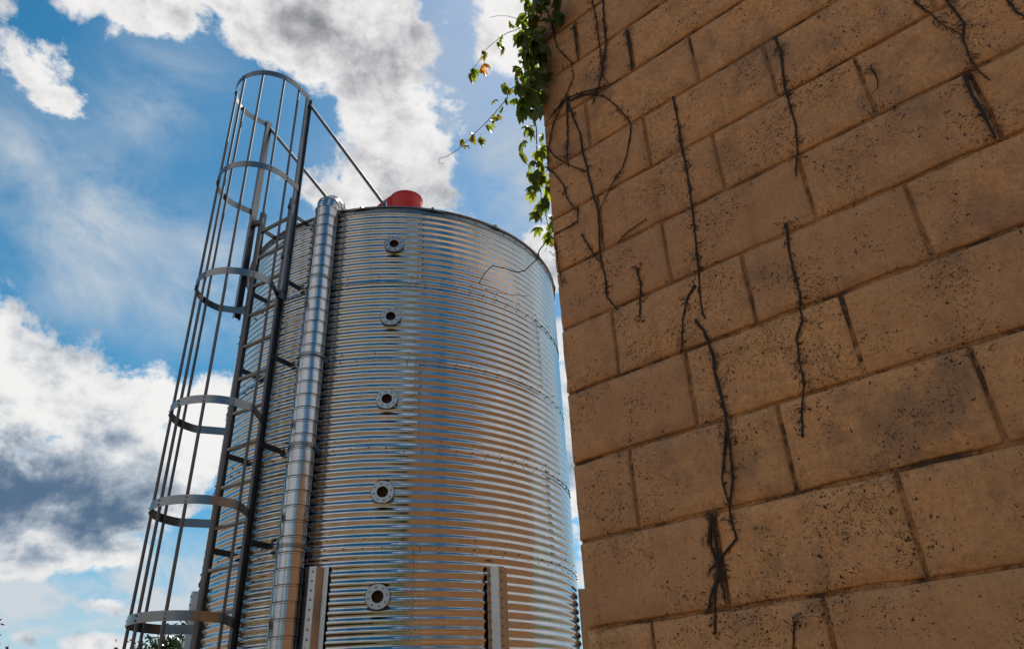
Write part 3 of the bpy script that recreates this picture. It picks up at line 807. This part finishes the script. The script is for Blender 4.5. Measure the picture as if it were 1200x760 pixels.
dead_vine('short dead twig slanting on the wall, joining the longest branching vine low down', ['v5'], .0026)
dead_vine('short upright dead vine piece on the wall right of the branching vine', ['v6'], .0032, 1.3)
dead_vine('loose short twig slanting up to the right across a block', ['v7'], .0022, .3)
dead_vine('thin dead vine hanging by the wall corner below the yellow leaf', ['v8'], .0018, .6)
dead_vine('forked dead vine at the top right of the wall', ['v9', 'v9b'], .0030)
dead_vine('short dead vine in the top right corner of the picture', ['v10'], .0032)
dead_vine('tiny dead vine scrap beside a vertical joint at upper right', ['v12'], .0024, 1.6)
dead_vine('black root filling a vertical block joint at the far upper right of the wall', ['v11'], .0050, 1.0)
dead_vine('short dead stem at the very bottom of the wall', ['v13'], .0022, .8)
dead_vine('black root filling a vertical block joint nearest the leafy creeper', ['j1'], .0036, .6)
dead_vine('black root filling a vertical block joint right of the close pair of stems', ['j2'], .0048, .6)

# ------------------------------------------------------------------ leafy creeper at the corner
def leaflet(bm, base, d, side, nrm, L, wd, droop):
    """pointed leaflet of 5 stations, folded along its midrib"""
    st = [(0, .08), (.24, .66), (.52, 1.0), (.80, .70), (1.0, 0.0)]
    mid, le, ri = [], [], []
    for u, w in st:
        c = base+d*(L*u)-UP*(droop*L*u*u)+nrm*0
        mid.append(bm.verts.new(c)); 
        if w > 0:
            le.append(bm.verts.new(c+side*wd*w+nrm*wd*w*.25)); ri.append(bm.verts.new(c-side*wd*w+nrm*wd*w*.25))
        else: le.append(mid[-1]); ri.append(mid[-1])
    for k in range(4):
        for E, flip in ((le, 0), (ri, 1)):
            f = [mid[k], mid[k+1], E[k+1], E[k]]; f = list(dict.fromkeys(f))
            if len(f) >= 3: bm.faces.new(f if not flip else f[::-1])
def leaf_mesh(seed, m, n5=5):
    r = random.Random(seed); bm = bmesh.new()
    # petiole along +X from the origin, then leaflets that spread and hang down
    tube(bm, [Vector((0, 0, 0)), Vector((.4, 0, .02)), Vector((.7, 0, -.05))], [.022, .018, .016], 4, False)
    hub = Vector((.7, 0, -.05))
    for k in range(n5):
        a = (k-(n5-1)/2)*R_(r.uniform(30, 40)); L = (1.0, 1.25, 1.4, 1.2, .95)[k % 5]*r.uniform(.85, 1.1)
        d = Vector((math.cos(a), math.sin(a), r.uniform(-.5, -.1))).normalized(); s = Vector((-math.sin(a), math.cos(a), r.uniform(-.3, .3))).normalized()
        leaflet(bm, hub, d, s, d.cross(s).normalized(), L, L*r.uniform(.25, .32), r.uniform(.3, .9))
    return mesh('leaf', bm, m, True, 180)
LEAVES = [leaf_mesh(s, M_LEAF) for s in range(5)]; YLEAVES = [leaf_mesh(10+s, M_LEAFY) for s in range(3)]; OLEAF = leaf_mesh(20, M_LEAFO)
creeper = thing('leafy_creeper', 'living green creeper with fingered leaves spilling over the edge of the block wall', 'creeper', TD['chain'][0][:2]+(TD['chain'][0][2]+EYE,))
lr = random.Random(5)
def tw(key): return [Vector((x, y, z+EYE)) for x, y, z in TD[key]]
for key, r_ in (('chain', .0034), ('t0', .0016), ('t1', .0019), ('t2', .0021)):
    P = wobble(tw(key), .02, .002); N = len(P)
    P = [p+Vector((0, .04*math.sin(j*.21+len(key)), 0)) if 0 < j else p for j, p in enumerate(P)]
    bm = bmesh.new(); tube(bm, P, [r_*(1-.6*j/N) for j in range(N)], 5); obj('stem', bm, M_TWIG, creeper)
def place_leaf(p, size, me, down=.6, az=None):
    o = put('leaf', me, creeper)
    a = az if az is not None else lr.uniform(0, 2*PI)
    x = Vector((math.cos(a), math.sin(a), -down+lr.uniform(-.3, .3))).normalized()
    zt_ = (UP+Vector((lr.uniform(-.5, .5), lr.uniform(-.5, .5), 0))).normalized(); y = zt_.cross(x).normalized(); zz_ = x.cross(y)
    o.matrix_local = frame(p-creeper.location, x, y, zz_) @ Matrix.Scale(size, 4)
    return o
for i, (x, y, z) in enumerate(LD):
    me = lr.choice(LEAVES); s = lr.uniform(.026, .034)
    if i in (3, 4, 5, 11, 12, 13): me = lr.choice(YLEAVES); s = .019
    elif i < 14: s = lr.uniform(.018, .024); me = lr.choice(LEAVES+YLEAVES[:1])
    if i == 5: me = OLEAF; s = .022
    if i == len(LD)-1: me = OLEAF; s = .022
    for rep in range(2): place_leaf(Vector((x, y+lr.uniform(-.02, .02), z+EYE+.02))+Vector((lr.uniform(-.008, .008), 0, lr.uniform(-.008, .008))), s*lr.uniform(.8, 1.15), me if rep == 0 else lr.choice(LEAVES if i >= 14 else [me]), lr.uniform(.3, 1.1))
# thick mass high on the corner
MASS = [(0.15,1.9091,2.472,0.0261),(0.1435,1.9189,2.3117,0.02),(0.1411,1.9476,2.2279,0.0267),(0.1633,1.8244,2.4911,0.0184),(0.1587,2.002,2.4686,0.0294),(0.1442,2.0103,2.7195,0.0237),(0.0654,1.848,2.1243,0.0226),(0.152,2.0175,2.2732,0.0267),(0.1024,1.7991,1.8897,0.0288),(0.0722,1.9791,2.3132,0.0309),(0.1618,1.7822,2.4151,0.0218),(0.1329,1.9121,2.0964,0.0186),(0.1399,1.9109,2.6379,0.02),(0.1861,2.0084,2.7602,0.0297),(0.12,1.9203,2.3829,0.0257),(0.1026,1.8563,2.2033,0.0255),(0.1499,1.7568,2.432,0.0262),(0.1265,1.9379,2.3388,0.0276),(0.098,1.9059,1.965,0.0222),(0.1079,1.9068,2.3772,0.0219),(0.1495,1.8994,2.3552,0.0276),(0.1287,1.9355,2.5073,0.0193),(0.1441,1.8343,2.2314,0.0265),(0.0893,1.7739,1.8759,0.0249),(0.1595,1.7914,2.3523,0.0216),(0.0988,1.9623,2.4615,0.0215),(0.1182,1.8547,2.324,0.03),(0.1485,2.006,2.1216,0.0301),(0.1655,1.9256,2.5047,0.0247),(0.1184,1.7591,2.2433,0.0257),(0.1703,1.993,2.5407,0.027),(0.1308,1.9015,1.9835,0.0182),(0.042,1.9256,2.1334,0.0248),(0.1569,1.8356,2.2494,0.0213),(0.1035,1.9687,2.4642,0.0202),(0.1432,1.9706,2.1443,0.0181),(0.1312,1.816,2.0815,0.0215),(0.0922,1.9574,2.32,0.018),(0.1254,1.7592,2.4112,0.0307),(0.1206,1.9211,2.4303,0.0256),(0.0904,1.7747,2.2153,0.0252),(0.0666,1.79,1.9998,0.0229),(0.1329,1.9643,2.2695,0.0261),(0.0988,1.9368,2.3649,0.0235),(0.0822,1.89,2.1255,0.027),(0.1588,1.9863,2.7073,0.0302),(0.1548,1.8134,2.2498,0.024),(0.1814,1.9885,2.6659,0.0283),(0.1108,1.7689,2.0038,0.0256),(0.1395,1.9865,2.7319,0.0203),(0.1816,1.9763,2.732,0.0268),(0.1455,1.9636,2.1063,0.0185),(0.0788,1.7699,1.9443,0.0277),(0.0841,1.8979,1.9759,0.0288),(0.1262,1.9125,2.4749,0.0278),(0.1025,1.8381,2.2705,0.0234),(0.1445,1.9334,2.3714,0.0278),(0.0921,1.92,2.1726,0.0297),(0.1088,1.9413,2.0313,0.0204),(0.1465,1.8148,2.2249,0.0208),(0.1467,1.832,2.3806,0.0283),(0.1528,1.8038,2.3511,0.0249),(0.1398,1.8159,2.3372,0.0265),(0.1543,1.7772,2.3695,0.0246),(0.103,1.8053,2.2177,0.0283),(0.1307,1.8079,2.2109,0.0281),(0.1333,1.7906,2.1728,0.032),(0.1235,1.8166,2.1738,0.0283),(0.1501,1.7841,2.1864,0.0324),(0.1396,1.8135,2.1532,0.0311),(0.0991,1.8105,2.0865,0.0281),(0.1402,1.8241,2.0776,0.0256),(0.1111,1.8163,2.0558,0.0304),(0.1209,1.7927,2.0431,0.0324),(0.115,1.8439,2.0231,0.0251),(0.125,1.8346,1.9958,0.0251),(0.095,1.8304,1.9851,0.0324),(0.1856,1.7434,2.3778,0.0258),(0.2018,1.7324,2.3701,0.0264),(0.2194,1.7465,2.3367,0.031),(0.1983,1.7856,2.3249,0.024),(0.1048,1.814,2.3255,0.0262),(0.1233,1.8297,2.2739,0.0294),(0.1112,1.8189,2.1371,0.0231),(0.1396,1.8177,2.2196,0.0278),(0.1507,1.7989,2.1754,0.0253),(0.1354,1.805,2.1789,0.0335),(0.1304,1.8217,2.1997,0.029),(0.172,1.805,2.138,0.026),(0.1279,1.8059,2.0541,0.0242),(0.1308,1.7892,2.0227,0.033),(0.135,1.8369,2.0256,0.0334),(0.1447,1.811,2.0774,0.0315),(0.1034,1.8201,2.0013,0.0263),(0.1769,1.765,2.3765,0.0302),(0.1957,1.7412,2.3892,0.0259),(0.1372,1.7926,2.3408,0.0336),(0.1472,1.7896,2.3084,0.0289)]
for (x, y, z, s) in MASS:
    place_leaf(Vector((x, y, z+EYE)), s*1.35, lr.choice(LEAVES), lr.uniform(.2, 1.2))
# bare tendril swinging out in front of the silo
P = wobble(tw('loop'), .02, .0015); N = len(P)
bm = bmesh.new(); tube(bm, P, [.0023*(1-.6*j/N) for j in range(N)], 5)
for j in range(4, N, 5):
    d = Vector((lr.uniform(-1, 1), lr.uniform(-.3, .3), lr.uniform(-1, 1)))*.009; tube(bm, [P[j], P[j]+d], [.0012, .0005], 3, False)
tag(obj('bare_tendril', bm, M_TWIG), 'bare looping vine tendril reaching from the wall corner out across the silo', 'vine')

# ------------------------------------------------------------------ trees
def leafquad(bm, p, s, r):
    a = Vector((r.gauss(0, 1), r.gauss(0, 1), r.gauss(0, 1))).normalized(); b = a.orthogonal().normalized()
    b = (Matrix.Rotation(r.uniform(0, 6.28), 3, a) @ b); c = a.cross(b)
    v = [bm.verts.new(p+b*s), bm.verts.new(p+c*s*.5), bm.verts.new(p-b*s), bm.verts.new(p-c*s*.5)]
    bm.faces.new(v)
def tree(az, dist, h, seed, label, spread=.42, nclump=46):
    r = random.Random(seed); a = R_(az); base = Vector((math.sin(a)*dist, math.cos(a)*dist, 0))
    t = thing('broadleaf_tree', label, 'tree', tuple(base), 'trees around the yard')
    bm = bmesh.new(); top = base+Vector((r.uniform(-.4, .4), r.uniform(-.4, .4), h*.72))
    tube(bm, [base, base.lerp(top, .3)+Vector((.1, 0, 0)), base.lerp(top, .65), top], [h*.03, h*.024, h*.015, h*.005], 8)
    tips = []
    for k in range(9):
        s_ = base.lerp(top, r.uniform(.3, .9)); an = r.uniform(0, 6.28); L = h*spread*r.uniform(.5, .9)
        e = s_+Vector((math.cos(an)*L, math.sin(an)*L, L*r.uniform(.3, .9))); tube(bm, [s_, s_.lerp(e, .5)+UP*.1*L, e], [h*.010, h*.007, h*.002], 5, False); tips.append(e)
    obj('trunk', bm, M_BARK, t)
    bm = bmesh.new(); cc = base+UP*h*.62
    for k in range(nclump):
        d = Vector((r.gauss(0, 1), r.gauss(0, 1), r.gauss(0, 1))).normalized()*r.uniform(.45, 1.0)
        q = cc+Vector((d.x*h*spread, d.y*h*spread, d.z*h*.38)); R0 = h*r.uniform(.07, .14)
        for j in range(150):
            leafquad(bm, q+Vector((r.gauss(0, .5), r.gauss(0, .5), r.gauss(0, .42)))*R0, h*r.uniform(.012, .022), r)
    obj('crown', bm, M_TREE, t, False, 'stuff')
tree(-23.9, 36, 6.35, 1, 'dark bushy tree low behind the silo, seen between the bars of the ladder cage')
tree(-35.5, 52, 8.2, 2, 'dark tree whose top just shows at the left edge of the picture')
# the trees behind the viewer, mirrored in the silo
back = ((168, 30, 10, 3, 'broad tree standing behind the viewer, mirrored in the silo'), (-160, 34, 11, 4, 'tall tree behind the viewer to the left'),
        (-128, 42, 9, 6, 'smaller tree far off to the left rear'), (-100, 48, 10, 7, 'wide tree far off to the left'), (140, 46, 12, 5, 'tall tree behind the block building'),
        (-176, 44, 10, 8, 'second tree behind the viewer, farther back'), (-145, 38, 8, 9, 'low round tree behind the viewer on the left'), (-112, 36, 8, 10, 'low tree off to the left, nearer than the wide one'),
        (154, 40, 9, 11, 'middling tree behind the viewer to the right'), (120, 44, 11, 12, 'tree farthest to the right behind the block building'))
for az, dist, h, sd_, lab in back: tree(az, dist, h, sd_, lab, .5, nclump=30)
